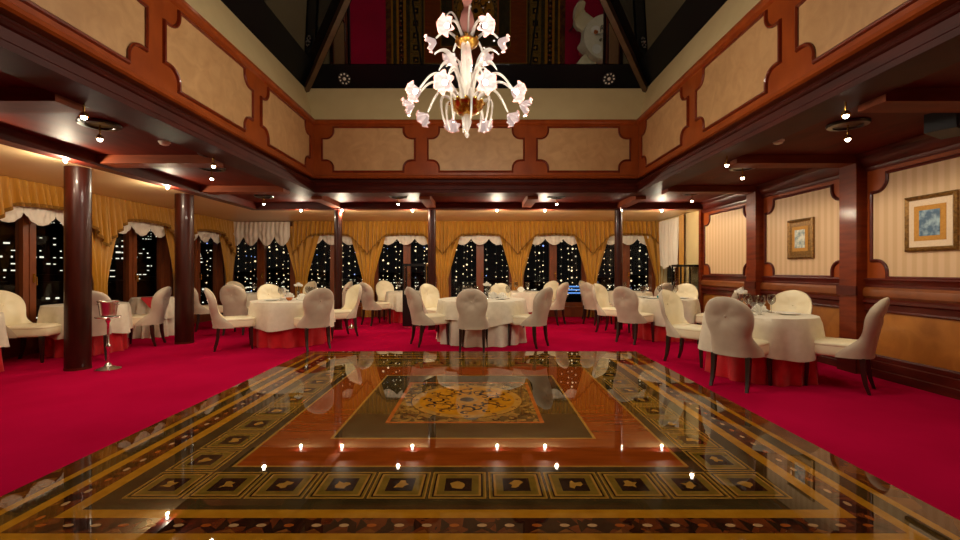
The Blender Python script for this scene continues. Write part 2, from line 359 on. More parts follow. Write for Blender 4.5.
def crown(y0, y1):
    prof = [(0,2.53),(.02,2.53),(.03,2.55),(.03,2.58),(.06,2.60),(.10,2.66),(.11,2.70),(.16,2.73),(.17,2.80),(-.01,2.80),(-.01,2.53)]
    MB().loft([[TR(y0, v, w) for w, v in prof], [TR(y1, v, w) for w, v in prof]]).build('crown', M['mahogany_dark'], wall_right, True, 30)
ed = [NY+.1]+PIL+[9.69]
for i in range(len(ed)-1):
    y0, y1 = ed[i]+.13, ed[i+1]-.13
    rail(y0, y1); crown(y0, y1)
    if y1-y0 > 1:
        framed_panel(TR, (y0+y1)/2, 1.835, (y1-y0)/2-.09, .61, wall_right, M['fabric'], M['mahogany_dark'], .003, .05, .16, .03, .04)
# stepped skirting
prof = [(0,.27),(.02,.27),(.03,.25),(.03,.20),(.05,.19),(.05,.10),(.07,.09),(.07,0),(-.01,0),(-.01,.27)]
MB_ = MB().loft([[TR(NY+.1, v, w) for w, v in prof], [TR(9.66, v, w) for w, v in prof]])
struct(MB_.build('baseboard_right', M['mahogany_dark']))
struct(MB().box(-7.4, RX+.2, NY-.15, NY, 0, 2.95).build('wall_near', M['mahogany']))
# cream piece of the right wall, past the panelling, with a window
wc = MB().box(RX, RX+.2, 9.72, 10.62, 0, 2.7).box(RX, RX+.2, 10.62, 12.6, 0, .27).box(RX, RX+.2, 10.62, 12.6, 2.42, 2.7).box(RX, RX+.2, 12.05, 12.6, .27, 2.42)
struct(wc.build('wall_right_far', M['cream']))

# ------------------------------------------------------------------ window walls (local: along x, room towards -y)
BAYS_B = [-6.15, -4.1, -2.05, 0, 2.05, 4.1]
BAYS_L = [-1.25, .8, 2.8, 4.83, 6.88, 8.93, 10.98]
def wall_mesh(name, u0, u1, posts, mat):
    mb = MB().box(u0, u1, .02, .32, 0, .27).box(u0, u1, .02, .32, 2.42, 2.72)
    for p in posts: mb.box(p-.12, p+.12, .04, .30, .27, 2.42)
    return mb
wb = struct(wall_mesh('wall_back', LX-.3, RX+.2, [b-1.025 for b in BAYS_B]+[BAYS_B[-1]+1.025-.22], 0).build('wall_back', M['window_wood'])); wb.location = (0, BY, 0)
wl = struct(wall_mesh('wall_left', NY, BY+.3, [b-1.02 for b in BAYS_L]+[12.0], 0).build('wall_left', M['window_wood'])); wl.location = (LX, 0, 0); wl.rotation_euler = (0, 0, PI/2)
def window_master():
    h0, h1, w, y = .27, 2.42, .905, .16
    mb = MB().box(-w, w, y, y+.10, h0, h0+.12).box(-w, w, y, y+.10, h1-.10, h1).box(-w, -w+.09, y, y+.10, h0+.12, h1-.1).box(w-.09, w, y, y+.10, h0+.12, h1-.1)
    mb.box(-.10, .10, y-.02, y+.10, h0+.12, h1-.1).box(-.012, .012, y-.035, y-.02, h0+.12, h1-.1)
    mb.box(-w-.02, w+.02, -.0, y, h0-.04, h0+.01)
    o = struct(mb.build('window_1', M['window_wood']))
    for s in (-1, 1):
        x0, x1 = sorted((s*.10, s*(w-.09)))
        MB().box(x0, x1, y+.045, y+.055, h0+.12, h1-.1).build('glass_pane', M['pane'], o)
    hd = MB().box(.045, .075, y-.035, y-.02, 1.10, 1.24).tube([(.06, y-.035, 1.19), (.06, y-.07, 1.19), (.06, y-.072, 1.06)], .009, 8)
    hd.build('window_handle', M['gold'], o, True)
    return o
win = window_master(); nw = 1
def put_window(x, y, rz, first=[True]):
    global nw
    o = win if first[0] else copy_tree(win); first[0] = False
    o.location = (x, y, 0); o.rotation_euler = (0, 0, rz); o.name = 'window_%d' % nw; nw += 1
for b in BAYS_B: put_window(b, BY, 0)
for b in BAYS_L: put_window(LX, b, PI/2)
put_window(RX, 11.33, -PI/2)
wsk = nw

# ------------------------------------------------------------------ cream soffits over the window side
struct(MB().box(-7.3, -4.95, NY, 12.6, SH, SH+.1).box(-4.95, RX+.1, 9.66, 12.6, SH, SH+.1).build('ceiling_outer', M['cream_ceiling']))
# ------------------------------------------------------------------ coffered mahogany ceiling round the well
o_ = .12
cm = MB().box(-4.95, AX0-o_, NY, 9.66, CH, CH+.08).box(AX1+o_, RX, NY, 9.66, CH, CH+.08).box(AX0-o_, AX1+o_, AY1+o_, 9.66, CH, CH+.08).box(AX0-o_, AX1+o_, NY, AY0-o_, CH, CH+.08)
struct(cm.build('ceiling', M['ceiling_wood']))
tn = 1
def trim(mb, mat, smooth=False):
    global tn
    o = struct(mb.build('trim_%d' % tn, mat, None, smooth)); tn += 1; return o
for y in [-.45, 1.59]+PIL[2:]:
    trim(MB().box(-4.8, AX0-.34, y-.13, y+.13, BH, CH), M['beam'])
    trim(MB().box(AX1+.34, 4.72, y-.13, y+.13, BH, CH), M['beam'])
for x in (-3.1, -1.05, 1.0, 3.05):
    trim(MB().box(x-.1, x+.1, AY1+.34, 9.46, BH, CH), M['beam'])
trim(MB().box(-4.99, -4.8, NY, 9.66, BH-.03, CH+.08), M['mahogany_dark'])
trim(MB().box(-4.8, RX, 9.46, 9.68, BH-.03, CH+.08), M['mahogany_dark'])

# ------------------------------------------------------------------ fascia round the well: wood, cream cove, roof
FPROF = [(-.02,4.02),(.05,4.02),(.055,3.98),(.035,3.95),(.0,3.93),(0,3.03),(.03,3.01),(.035,2.975),(.01,2.96),(-.08,2.955),(-.12,2.955),(-.12,4.02)]
FLOW = [(-.12,2.958),(-.06,2.95),(-.06,2.90),(.05,2.885),(.065,2.86),(.05,2.84),(.03,2.83),(.02,2.76),(.035,2.745),(.03,2.70),(-.34,2.70),(-.34,2.80),(-.12,2.80)]
def well_ring(w): return [(AX0+w, AY0+w), (AX1-w, AY0+w), (AX1-w, AY1-w), (AX0+w, AY1-w)]
def fascia(k, T, u0, u1, panels):
    a, b = k, (k+1) % 4
    o = trim(MB().loft([[(*well_ring(w)[a], h) for w, h in FPROF], [(*well_ring(w)[b], h) for w, h in FPROF]], True, True), M['mahogany_orange'])
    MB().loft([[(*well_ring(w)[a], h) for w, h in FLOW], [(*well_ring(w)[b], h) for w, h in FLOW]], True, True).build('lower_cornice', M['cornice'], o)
    for p0, p1 in panels:
        framed_panel(T, (p0+p1)/2, 3.49, (p1-p0)/2-.03, .385, o, M['burl'], M['moulding'], .0, .05, .155, .03, .034)
    return o
SP = [(2.34, 4.00), (4.20, 5.86), (6.06, 7.82), (.9, 2.14)]
fascia(3, lambda u, v, w: (AX0+w, u, v), 0, 0, SP)
fascia(1, lambda u, v, w: (AX1-w, u, v), 0, 0, SP)
fascia(2, lambda u, v, w: (u, AY1-w, v), 0, 0, [(-2.88, -1.17), (-.96, .81), (1.02, 2.74)])
fascia(0, lambda u, v, w: (u, AY0+w, v), 0, 0, [(-2.88, -1.17), (-.96, .81), (1.02, 2.74)])
cw = -.24
mb = MB()
for k in range(4):
    a, b = k, (k+1) % 4
    mb.loft([[(*well_ring(w)[i], h) for w, h in ((-.01,4.0),(cw,4.70),(cw-.1,4.70),(-.12,4.0))] for i in (a, b)])
struct(mb.build('wall_upper', M['cream']))
# roof light
c0 = [Vector((*p, 4.70)) for p in well_ring(cw-.03)]
hw_ = (c0[1].x-c0[0].x)/2; rise = hw_*.95
r0, r1 = Vector((ACX, c0[0].y+hw_, 4.70+rise)), Vector((ACX, c0[2].y-hw_, 4.70+rise))     # ridge ends
TOP = [(r0, r0), (r0, r1), (r1, r1), (r1, r0)]       # the ridge corners over foot corners k, k+1
roof = struct(MB().tube([c0[0], c0[1], c0[2], c0[3], c0[0]], .02, 6).tube([r0, r1], .05, 6).build('window_%d' % wsk, M['roof_frame']))
for k in range(4):
    A, B = c0[k], c0[(k+1) % 4]; ta, tb = TOP[k]
    n_ = (B-A).cross(ta-A).normalized(); n_ = -n_ if n_.z > 0 else n_
    q = [A, B, tb, ta] if ta != tb else [A, B, ta]
    MB().loft([[p-n_*.02 for p in q], [p-n_*.03 for p in q]]).build('glass_slope', M['roof_glass'], roof)
    f = .10                                            # closed black strip along the foot of the slope
    A2, B2 = A.lerp(ta, f), B.lerp(tb, f)
    MB().loft([[p+n_*.0 for p in (A, B, B2, A2)], [p-n_*.018 for p in (A, B, B2, A2)]]).build('blind_strip', M['roof_black'], roof)
    d = (ta-A).normalized(); s_ = d.cross(Vector((0,0,1))).normalized(); dz = Vector((0,0,.15))
    MB().loft([[A+s_*.045, A-s_*.045, A-s_*.045-dz, A+s_*.045-dz], [ta+s_*.045, ta-s_*.045, ta-s_*.045-dz, ta+s_*.045-dz]]).build('hip_rafter', M['roof_frame'], roof)
    for t in (.33, .67):
        P0, P1 = A2.lerp(B2, t), A.lerp(B, t)
        up = (ta+tb)/2-(A+B)/2; L_ = (B-A).length; run = min(t*L_, (1-t)*L_)/hw_
        MB().tube([P0, A.lerp(B, t)+up*min(1, run)], .014, 4).build('glazing_bar', M['roof_black'], roof)
apex = r1
# round vents on the closed strip facing the room
nf = (c0[3]-c0[2]).cross(apex-c0[2]).normalized(); nf = -nf if nf.z > 0 else nf
upv = (apex-(c0[2]+c0[3])/2).normalized(); ux = Vector((1,0,0))
for i, x in enumerate((-2.50, 2.38)):
    c = (c0[2]+c0[3])/2; c = Vector((x, c.y, c.z))+upv*.2+nf*.006
    t = thing('round_vent', ['round grille with a ring of pale dots at the left of the roof light', 'round grille with a ring of pale dots at the right of the roof light'][i], 'vent', c)
    rot = Matrix((ux, upv, ux.cross(upv))).transposed().to_4x4()
    if (rot @ Vector((0,0,1))).dot(nf) < 0: rot = Matrix((-ux, upv, (-ux).cross(upv))).transposed().to_4x4()
    MB().lathe([(.001, 0), (.115, 0), (.12, .008), (.11, .014), (.10, .01), (.001, .01)], 24).tf(rot).build('disc', M['black_matte'], t)
    mb = MB()
    for r, n in ((.088, 9),):
        for k in range(n): mb.sphere((r*math.cos(2*PI*k/n), r*math.sin(2*PI*k/n), .012), .018, 6, 4)
    mb.sphere((0,0,.012), .032, 8, 4)
    mb.tf(rot).build('grille', M['white_plastic'], t)

# ------------------------------------------------------------------ columns
def column(x, y, r, label):
    t = thing('column', label, 'column', (x, y, 0))
    MB().lathe([(r, .0), (r, SH)], 40).build('shaft', M['column'], t, True)
    MB().lathe([(r*1.03, 0), (r*1.03, .03), (r*.9, .035)], 40).build('base', M['mahogany_dark'], t, True)
for a in [(-5.28, 5.78, .138, 'thick round mahogany column nearest the camera at the left'), (-5.26, 7.83, .145, 'thick round mahogany column, second along the left aisle'),
          (-3.1, 9.62, .085, 'slim dark column behind the left round table, below the soffit edge'), (-1.05, 9.62, .085, 'slim dark column beside the black glass display case'),
          (3.03, 9.62, .085, 'slim dark column at the right, above the far right table')]: column(*a)

# ------------------------------------------------------------------ curtains (local: along x, room towards -y)
def pleat(u, f=1.0, ph=0): return .040*math.sin(2*PI*u/.115*f+ph+1.1*math.sin(u*5.3))+.012*math.sin(2*PI*u/.31+1.3+ph)
def val_bottom(u):
    a = abs(u); return 2.26+.03*math.cos(u*3) if a < .5 else 2.26+.03*math.cos(u*3)-.50*((a-.5)/.53)**1.3
def valance_master():
    o = MB().grid(lambda s, t: (lambda u: (u, -.15+pleat(u)*(.6+.5*t)-.05*t, 2.635+(val_bottom(u)-2.635)*t))(-1.03+2.06*s), 230, 10).build('valance', M['gold_drape'], None, True, 80)
    MB().grid(lambda s, t: (lambda u: (u, -.21+pleat(u)*1.1, val_bottom(u)+.02-.055*t))(-1.03+2.06*s), 230, 1).build('fringe', M['fringe'], o, True, 80)
    return o
def drape_master():
    def w(h): # half width of the gathered curtain at height h
        if h > 1.05: return .15+.29*((h-1.05)/1.05)**1.1
        return .15+.02*math.sin((1.05-h)*2)
    def fn(s, t):
        h = 2.5-2.49*t; u = -1+2*s
        return (u*w(h), -.075-.03*math.cos(u*PI*.5)+.034*math.sin(u*PI*4.5+.5*math.sin(h*2))*(.7+.3*t), h)
    o = MB().grid(fn, 70, 26).build('curtain', M['gold_drape'], None, True, 80)
    return o
def festoon_master(wd, top, drop, n):
    def fn(s, t):
        u = (-1+2*s); k = abs(math.sin(PI*n*s))
        h = top-(drop*(.62+.38*k**.8))*t
        bulge = .05*math.sin(PI*t)*k+.018*math.sin(t*15)*k*t
        return (u*wd, -.03-bulge-.01*math.sin(s*90), h)
    return MB().grid(fn, n*22, 22).build('sheer_festoon', M['sheer'], None, True, 80)
VAL, DRA, FES, FESB = valance_master(), drape_master(), festoon_master(.74, 2.45, .46, 3), festoon_master(.85, 2.62, .66, 4)
used = set()
def place(mst, x, y, rz, label, cat, group):
    o = mst if mst.name not in used else copy_tree(mst); used.add(mst.name)
    o.location = (x, y, 0); o.rotation_euler = (0, 0, rz); tag(o, label, cat, group); return o
posn = ['', 'second from the left', 'third from the left', 'middle', 'second from the right', 'rightmost']
for i, b in enumerate(BAYS_B):
    if i == 0: continue
    place(VAL, b, BY-.02, 0, f'gold pleated valance over the back wall window, {["","leftmost","second from left","middle one behind the centre table","second from right","rightmost"][i]}', 'valance', 'gold valances')
    place(FES, b, BY-.01, 0, f'white scalloped sheer under the back valance, {["","leftmost","second from left","middle one behind the centre table","second from right","rightmost"][i]}', 'curtain', 'sheer festoons')
place(FESB, BAYS_B[0]+.10, BY-.13, 0, 'deep white festoon blind alone in the left corner window', 'curtain', 'sheer festoons')
dl = ['gold curtain between the white festoon window and the next back window', 'gold curtain right of the left slim column on back wall', 'gold curtain behind the slim column beside the display case', 'gold curtain right of the middle back window', 'gold curtain left of the right slim column on back wall', 'gold curtain at the right end of the back wall']
for i, b in enumerate(BAYS_B):
    place(DRA, b+1.025-(.16 if i == 5 else -.22 if i == 0 else 0), BY-.03, 0, dl[i], 'curtain', 'gold curtains')
ll = {4.83: 'nearest the camera', 6.88: 'behind the near thick column', 8.93: 'between the two thick columns', 10.98: 'right of the second thick column'}
for b in BAYS_L:
    if b < 4: continue
    place(VAL, LX, b, PI/2, f'gold pleated valance on left window wall, {ll[b]}', 'valance', 'gold valances')
    place(FES, LX, b, PI/2, f'white scalloped sheer on left window wall, {ll[b]}', 'curtain', 'sheer festoons')
for y, s in ((5.85, 'gold curtain on left wall at the photo edge, before the near column'), (7.9, 'gold curtain on left wall just right of the near thick column'), (9.95, 'gold curtain on left wall just left of the second thick column'), (11.95, 'gold curtain on left wall next to the corner festoon blind')):
    place(DRA, LX, y, PI/2, s, 'curtain', 'gold curtains')
# right-hand side window of the back area: long sheer, narrow gold curtain
def long_sheer(s, t):
    h = 2.60-1.15*t; u = -1+2*s; k = abs(math.sin(PI*2*s))
    return (u*(.62-.10*t), -.05-.03*math.sin(s*40)-.05*math.sin(PI*t)*k, h-.12*t*k)
o = tag(MB().grid(long_sheer, 60, 16).build('sheer_curtain', M['sheer'], None, True, 80), 'long white sheer pulled up at the right side window', 'curtain'); o.location = (RX-.01, 11.3, 0); o.rotation_euler = (0, 0, -PI/2)
def narrow(s, t): u = -1+2*s; return (u*.13, -.07+.022*math.sin(u*PI*4), 2.62-2.6*t)
o = tag(MB().grid(narrow, 40, 4).build('curtain', M['gold_drape'], None, True, 80), 'narrow gold curtain between right side window and cream wall', 'curtain', 'gold curtains'); o.location = (RX-.01, 10.58, 0); o.rotation_euler = (0, 0, -PI/2)

# ------------------------------------------------------------------ fairy lights hanging outside the panes
BULBS = {}
def strand(x, y, h0, h1, seed, label, group):
    r = random.Random(seed); t = thing('fairy_light_string', label, 'string lights', (x, y, 0), 0, group)
    MB().tube([(0, 0, 2.425), (.01, 0, (h0+h1)/2), (0, 0, h0)], .003, 4).build('cord', M['wire'], t)
    h = h1-r.uniform(0, .2)
    while h > h0:
        k = r.choice(('fairy', 'fairy', 'fairy', 'fairy_dim', 'fairy_dim', 'fairy_blue' if r.random() < .3 else 'fairy'))
        if k not in BULBS: b = MB().sphere((0, 0, 0), .017, 7, 5).build('bulb', M[k], t); BULBS[k] = b
        else: b = BULBS[k].copy(); COL.objects.link(b); b.parent = t
        s = r.choice((.55, .7, .8, .9, 1.1, 1.6)); b.scale = (s, s, s)
        b.location = (r.uniform(-.02, .02), 0, h); h -= r.uniform(.09, .26)
bn = ['white festoon corner window', 'back window left of the left slim column', 'back window left of the display case', 'middle back window', 'back window right of the middle one', 'back window behind the right slim column']
sd = 0
for i, b in enumerate(BAYS_B):
    for u in (-.70, -.52, -.36, -.20, .24, .42, .58, .74):
        sd += 1; u2 = u+random.uniform(-.06, .06)
        strand(b+u2, BY+.295, random.uniform(.35, .75), 2.25, sd, f'warm fairy light string hanging behind the {bn[i]}', 'fairy light strings')
for u in (-.6, -.3, .3, .62):
    sd += 1; strand(LX-.295, 10.98+u, .45, 2.2, sd, 'warm fairy light string outside the last left window', 'fairy light strings')
for u in (-.5, -.2, .1, .45):
    sd += 1; strand(RX+.29, 11.33+u, .4, 1.7, sd, 'warm fairy light string outside the right side window', 'fairy light strings')

# ------------------------------------------------------------------ the dark city outside
struct(MB().box(-420, 260, 14, 420, -24.2, -24).box(-420, -8.5, -120, 14, -24.2, -24).build('ground', M['ground']))
rb = random.Random(21)
def building(x, y, w, d, h, rz, label):
    k_ = 2.3; x, y, w, d, h = x*k_, y*k_, w*k_, d*k_, (h-25.3)*k_+25.3
    t = thing('city_building', label, 'building', (x, y, -24), rz, 'buildings outside')
    MB().box(-w/2, w/2, -d/2, d/2, 0, h).box(-w/4, w/4, -d/4, d/4, h, h+1.5).build('walls', M['city'], t)
    mb = MB(); k = 0
    for fl in range(int(h/2.0)-1):
        for c in range(int(w/1.5)-1):
            if rb.random() < .42:
                x0 = -w/2+.4+c*1.5; z0 = fl*2.0+1; ww = rb.choice((.4, .6, .9, 1.3)); mb.box(x0, x0+ww, -d/2-.06, -d/2+.02, z0, z0+rb.choice((.25, .35, .5))); k += 1
    if k: mb.build('lit_windows', M['city_light'], t, kind='stuff')
lbs = ['nearest window', 'pane beside the near column', 'two thick columns', 'second thick column']
bl = 0
for (x, y, w, h) in [(-62, 62, 20, 31), (-66, 36, 20, 30), (-92, 72, 26, 36), (-70, 96, 24, 31), (-44, 96, 20, 25), (-112, 47, 24, 42), (-118, 128, 44, 40)]:
    rz = math.atan2(-x, -y) ; rz = math.atan2(y, x)+PI/2+PI
    building(x, y, w, 10, h, math.atan2(y, x)-PI/2, ['dark block with lit windows seen through left pane behind the near column', 'dark block with lit windows in the leftmost pane of the photo', 'tall dark block with lit windows between the thick columns', 'wide dark block with lit windows right of the second thick column', 'low dark block with lit windows beyond the left corner', 'far tall dark block at the left, lit windows', 'far wide dark block behind the left corner windows'][bl]); bl += 1
for (x, y, w, h, l) in [(-42, 44, 14, 24.2, 'near column pane, low down'), (-46, 27, 14, 24.0, 'leftmost pane, low down'), (-40, 62, 12, 24.4, 'pane between the thick columns, low down')]:
    building(x, y, w, 6, h, math.atan2(y, x)-PI/2, f'low row of town lights seen in the {l}')
for (x, y, w, h, l) in [(-24, 128, 26, 24, 'left back windows'), (8, 124, 26, 22, 'middle back window'), (38, 105, 22, 23.5, 'right back windows'), (66, 112, 24, 26, 'rightmost back window')]:
    building(x, y, w, 12, h, math.atan2(y, x)-PI/2, f'distant dark block with few lit windows beyond the {l}')
t = thing('lit_terrace', 'blue lit terrace steps outside, low in the right centre back window', 'terrace', (8.2, 41, -23.0))
MB().box(-1.7, 1.7, 0, 3, -1, 22.9).build('base', M['city'], t)
mb = MB()
for k in range(3): mb.box(-1.6+.2*k, 1.6-.1*k, -.05, 0, 22.1+k*.3, 22.22+k*.3)
mb.build('light_strip', M['blue_light'], t)

# ------------------------------------------------------------------ ceiling lamps
def hung_spot(x, y, label, e=None, first=[None]):
    if first[0] is None:
        t = thing('ceiling_spotlight', label, 'ceiling light', (x, y, CH), 0, 'hung ceiling spotlights'); first[0] = t
        mb = MB().lathe([(.001, 0), (.17, 0), (.175, -.012), (.165, -.03), (.12, -.034), (.115, -.02), (.001, -.018)], 28); mb.build('canopy', M['black'], t, True)
        MB().tube([(0, 0, -.02), (0, 0, -.125)], .008, 8).build('stem', M['gold'], t)
        MB().lathe([(.012, -.115), (.03, -.13), (.034, -.155), (.03, -.157)], 16, cap=False).build('lamp_shade', M['gold'], t, True)
        MB().sphere((0, 0, -.16), .022, 10, 6).build('bulb', M['spot_bulb'], t, True)
    else:
        t = dup(first[0], (x, y, CH), 0, label)
        t.children
    lamp('SPOT', 'spot_light', None, (0, 0, -.21), E_SPOT if e is None else e, size=3.0, blend=.3, radius=.03).parent = t
_spots = [(-3.33, 3.7, 'hung spotlight on black disc, nearest to the left fascia'), (-3.74, 4.33, 'hung spotlight on black disc at left, right above the near column'),
          (3.05, 3.67, 'hung spotlight on black disc, nearest to the right fascia'), (3.62, 4.33, 'hung spotlight on black disc at right, below the black speaker'),
          (-3.30, 5.45, 'hung spotlight in second left coffer, beside the fascia'), (-3.78, 6.2, 'hung spotlight in second left coffer, further from fascia'),
          (3.03, 5.40, 'hung spotlight in second right coffer, beside the fascia'), (3.67, 6.15, 'hung spotlight in second right coffer, nearer the wall'),
          (-4.2, 8.55, 'hung spotlight in the back left coffer', 24), (-1.6, 8.6, 'hung spotlight in the back coffer left of centre', 24), (1.5, 8.6, 'hung spotlight in the back coffer right of centre', 24), (3.95, 8.2, 'hung spotlight in the back right coffer', 20),
          (-3.6, 1.9, 'hung spotlight at left, beside the camera', 3), (3.6, 1.9, 'hung spotlight at right, beside the camera', 3)]
lights0 = None
for s in _spots[:1]: hung_spot(*s)
# take the light off the copied tree: copies are made from the lamp body only
for s in _spots[1:]:
    hung_spot(*s)
def small_down(x, y, z, label, e, first=[None]):
    if first[0] is None:
        t = thing('recessed_downlight', label, 'ceiling light', (x, y, z), 0, 'small recessed downlights'); first[0] = t
        MB().lathe([(.045, 0), (.045, -.006), (.03, -.008), (.028, 0)], 18, cap=False).build('trim_ring', M['silver'], t, True)
        MB().lathe([(.001, -.045), (.014, -.04), (.02, -.026), (.018, -.006), (.001, -.004)], 14).build('bulb', M['spot_bulb'], t, True)
    else: t = dup(first[0], (x, y, z), 0, label)
    lamp('POINT', 'down_light', None, (0, 0, -.085), e, radius=.02).parent = t
for x, l in ((-3.89, 'left of the left slim column'), (-3.0, 'above the left slim column'), (-1.47, 'left of the display case'), (.37, 'above the centre table'), (1.41, 'right of the centre table'), (3.07, 'at the right slim column'), (3.95, 'at the right end')):
    small_down(x, 9.56, BH-.03, f'small downlight under the far ceiling beam, {l}', E_SMALL)
for y, l in ((4.1, 'before the near thick column'), (5.2, 'beside the near thick column'), (6.9, 'between the two thick columns')):
    small_down(-4.9, y, BH-.03, f'small downlight under the left edge beam, {l}', E_SMALL*.5)
for x, y, l in ((-3.55, 4.95, 'round white smoke detector on the left mahogany ceiling'), (3.32, 4.9, 'round white smoke detector on the right mahogany ceiling')):
    t = thing('smoke_detector', l, 'smoke detector', (x, y, CH))
    MB().lathe([(.06, 0), (.06, -.015), (.001, -.015)], 20).build('base', M['white_plastic'], t, True)
    MB().lathe([(.05, -.015), (.045, -.035), (.02, -.045), (.001, -.045)], 20).build('cover', M['white_plastic'], t, True)
t = thing('loudspeaker', 'black loudspeaker hung under the ceiling at the right edge', 'speaker', (4.28, 4.0, CH), math.radians(28))
MB().box(-.2, .2, -.09, .12, -.20, -.03).build('cabinet', M['black_matte'], t)
MB().box(-.19, .19, -.10, -.088, -.19, -.04).build('grille', M['grille'], t)
MB().box(-.03, .03, -.03, .03, -.03, 0).build('bracket', M['black'], t)

# ------------------------------------------------------------------ chandelier
def chandelier():
    cx, cy = -.13, 4.4
    t = thing('chandelier', 'two-tier clear glass chandelier with glowing flower shades under the roof light', 'chandelier', (cx, cy, 0))
    G, GD = M['chandelier_glass'], M['gold']
    MB().tube([(0, 0, 4.2), (0, 0, 7.74)], .010, 8).build('hanging_rod', GD, t)
    MB().lathe([(.02, 3.66), (.05, 3.70), (.075, 3.78), (.06, 3.86), (.03, 3.92), (.045, 3.98), (.07, 4.06), (.05, 4.16), (.015, 4.22)], 24).build('top_vase', M['pink_glass'], t, True)
    MB().lathe([(.02, 3.50), (.10, 3.545), (.12, 3.58), (.10, 3.60), (.05, 3.63), (.03, 3.67)], 24).build('upper_bowl', GD, t, True)
    MB().lathe([(.03, 3.30), (.06, 3.36), (.05, 3.44), (.035, 3.50)], 20).build('upper_drop', M['pink_glass'], t, True)
    MB().lathe([(.045, 2.98), (.03, 3.08), (.05, 3.18), (.035, 3.28), (.05, 3.32)], 20).build('centre_stem', G, t, True)
    MB().lathe([(.03, 2.85), (.09, 2.86), (.15, 2.91), (.17, 2.95), (.15, 2.965), (.06, 2.985), (.03, 3.0)], 28).build('lower_bowl', GD, t, True)
    MB().lathe([(.006, 2.62), (.024, 2.65), (.012, 2.68), (.03, 2.72), (.05, 2.78), (.03, 2.86)], 18).build('finial', G, t, True)
    def arm(ang, r, h, z0, rise, sz):
        ca, sa = math.cos(ang), math.sin(ang)
        pts = []
        for i in range(15):
            s = i/14; rr = .06+(r-.06)*s**.85
            pts.append((rr*ca, rr*sa, z0+(h+.06-z0)*s+rise*math.sin(PI*min(1, s*1.02))**.9))
        a = MB().tube(pts, [.016-.006*i/14 for i in range(15)], 8).build('arm', G, t, True)
        ax = Vector((ca*.80, sa*.80, -.30)).normalized()
        rot = Vector((0, 0, 1)).rotation_difference(ax).to_matrix().to_4x4()
        base = Vector((r*ca, r*sa, h+.03)); Mx = Matrix.Translation(base) @ rot
        def petal(i, j):
            th = 2*PI*i; s = j; rad = (.018+.062*s**.8)*(1+.16*s*math.cos(6*th)); 
            return ((rad*math.cos(th))*sz, (rad*math.sin(th))*sz, (.095*s-.03*max(0, s-.8)*5*(.4+.6*math.cos(6*th)))*sz)
        sh = MB().grid(petal, 36, 7).tf(Mx).build('flower_shade', M['petal'], a, True, 80)
        MB().loft([[petal(k/36, 1) for k in range(36)], [tuple(c*1.10 if q < 2 else c+.004 for q, c in enumerate(petal(k/36, 1))) for k in range(36)]], False).tf(Mx).build('shade_rim', M['pink_glass'], sh, True, 80)
        MB().sphere((0, 0, .045*sz), .024*sz, 10, 7).tf(Mx).build('bulb', M['bulb'], sh, True)
        p = Mx @ Vector((0, 0, .27)); lamp('POINT', 'bulb_light', t, p, E_CHAND, (1, .88, .72), .03)
    for k in range(6): arm(2*PI*k/6+PI/6*1.0+PI/2-PI/6+.52-PI/6*0, .31, 3.56, 3.58, .08, 1.0)
    for k in range(10): arm(2*PI*k/10+PI/10+PI/2, .53, 2.93, 2.97, .20, 1.05)
    for k in range(12):                               # scalloped gilt rims of the two bowls
        a = 2*PI*k/12
        MB().sphere((.165*math.cos(a), .165*math.sin(a), 2.962), .022, 8, 6).build('rim_bead', GD, t, True)
        if k % 2: MB().sphere((.115*math.cos(a), .115*math.sin(a), 3.60), .018, 8, 6).build('rim_bead', GD, t, True)
    for k in range(6):                                # big pointed leaves opening between the tiers
        a = 2*PI*k/6+.5; ca, sa = math.cos(a), math.sin(a)
        MB().grid(lambda s, q: ((.05+.30*q**1.3)*ca-(2*s-1)*.05*math.sin(PI*min(1, q*.95+.05))*sa, (.05+.30*q**1.3)*sa+(2*s-1)*.05*math.sin(PI*min(1, q*.95+.05))*ca, 3.0+.42*math.sin(PI*q*.66)+.02*abs(2*s-1)), 6, 14).build('leaf', G, t, True, 80)
    for k in range(8):                                # tall curled leaves and short drooping ones between the tiers
        a = 2*PI*k/8+.2; ca, sa = math.cos(a), math.sin(a)
        pts = [((.05+.16*s**1.6)*ca, (.05+.16*s**1.6)*sa, 2.98+.36*math.sin(PI*s*.62)) for s in [i/10 for i in range(11)]]
        MB().tube(pts, [.022*(1-.75*i/10) for i in range(11)], 8).build('leaf_scroll', G, t, True)
        pts = [((.12+.14*math.sin(PI*s*.75))*ca, (.12+.14*math.sin(PI*s*.75))*sa, 2.96+.10*math.sin(PI*s)-.22*s*s) for s in [i/10 for i in range(11)]]
        MB().tube(pts, [.02*(1-.6*i/10) for i in range(11)], 8).build('drop_scroll', G, t, True)
        if k % 2 == 0:
            pts = [((.04+.17*s)*ca, (.04+.17*s)*sa, 3.60+.26*math.sin(PI*s*.7)) for s in [i/10 for i in range(11)]]
            MB().tube(pts, [.014*(1-.6*i/10) for i in range(11)], 8).build('leaf_scroll', G, t, True)
chandelier()

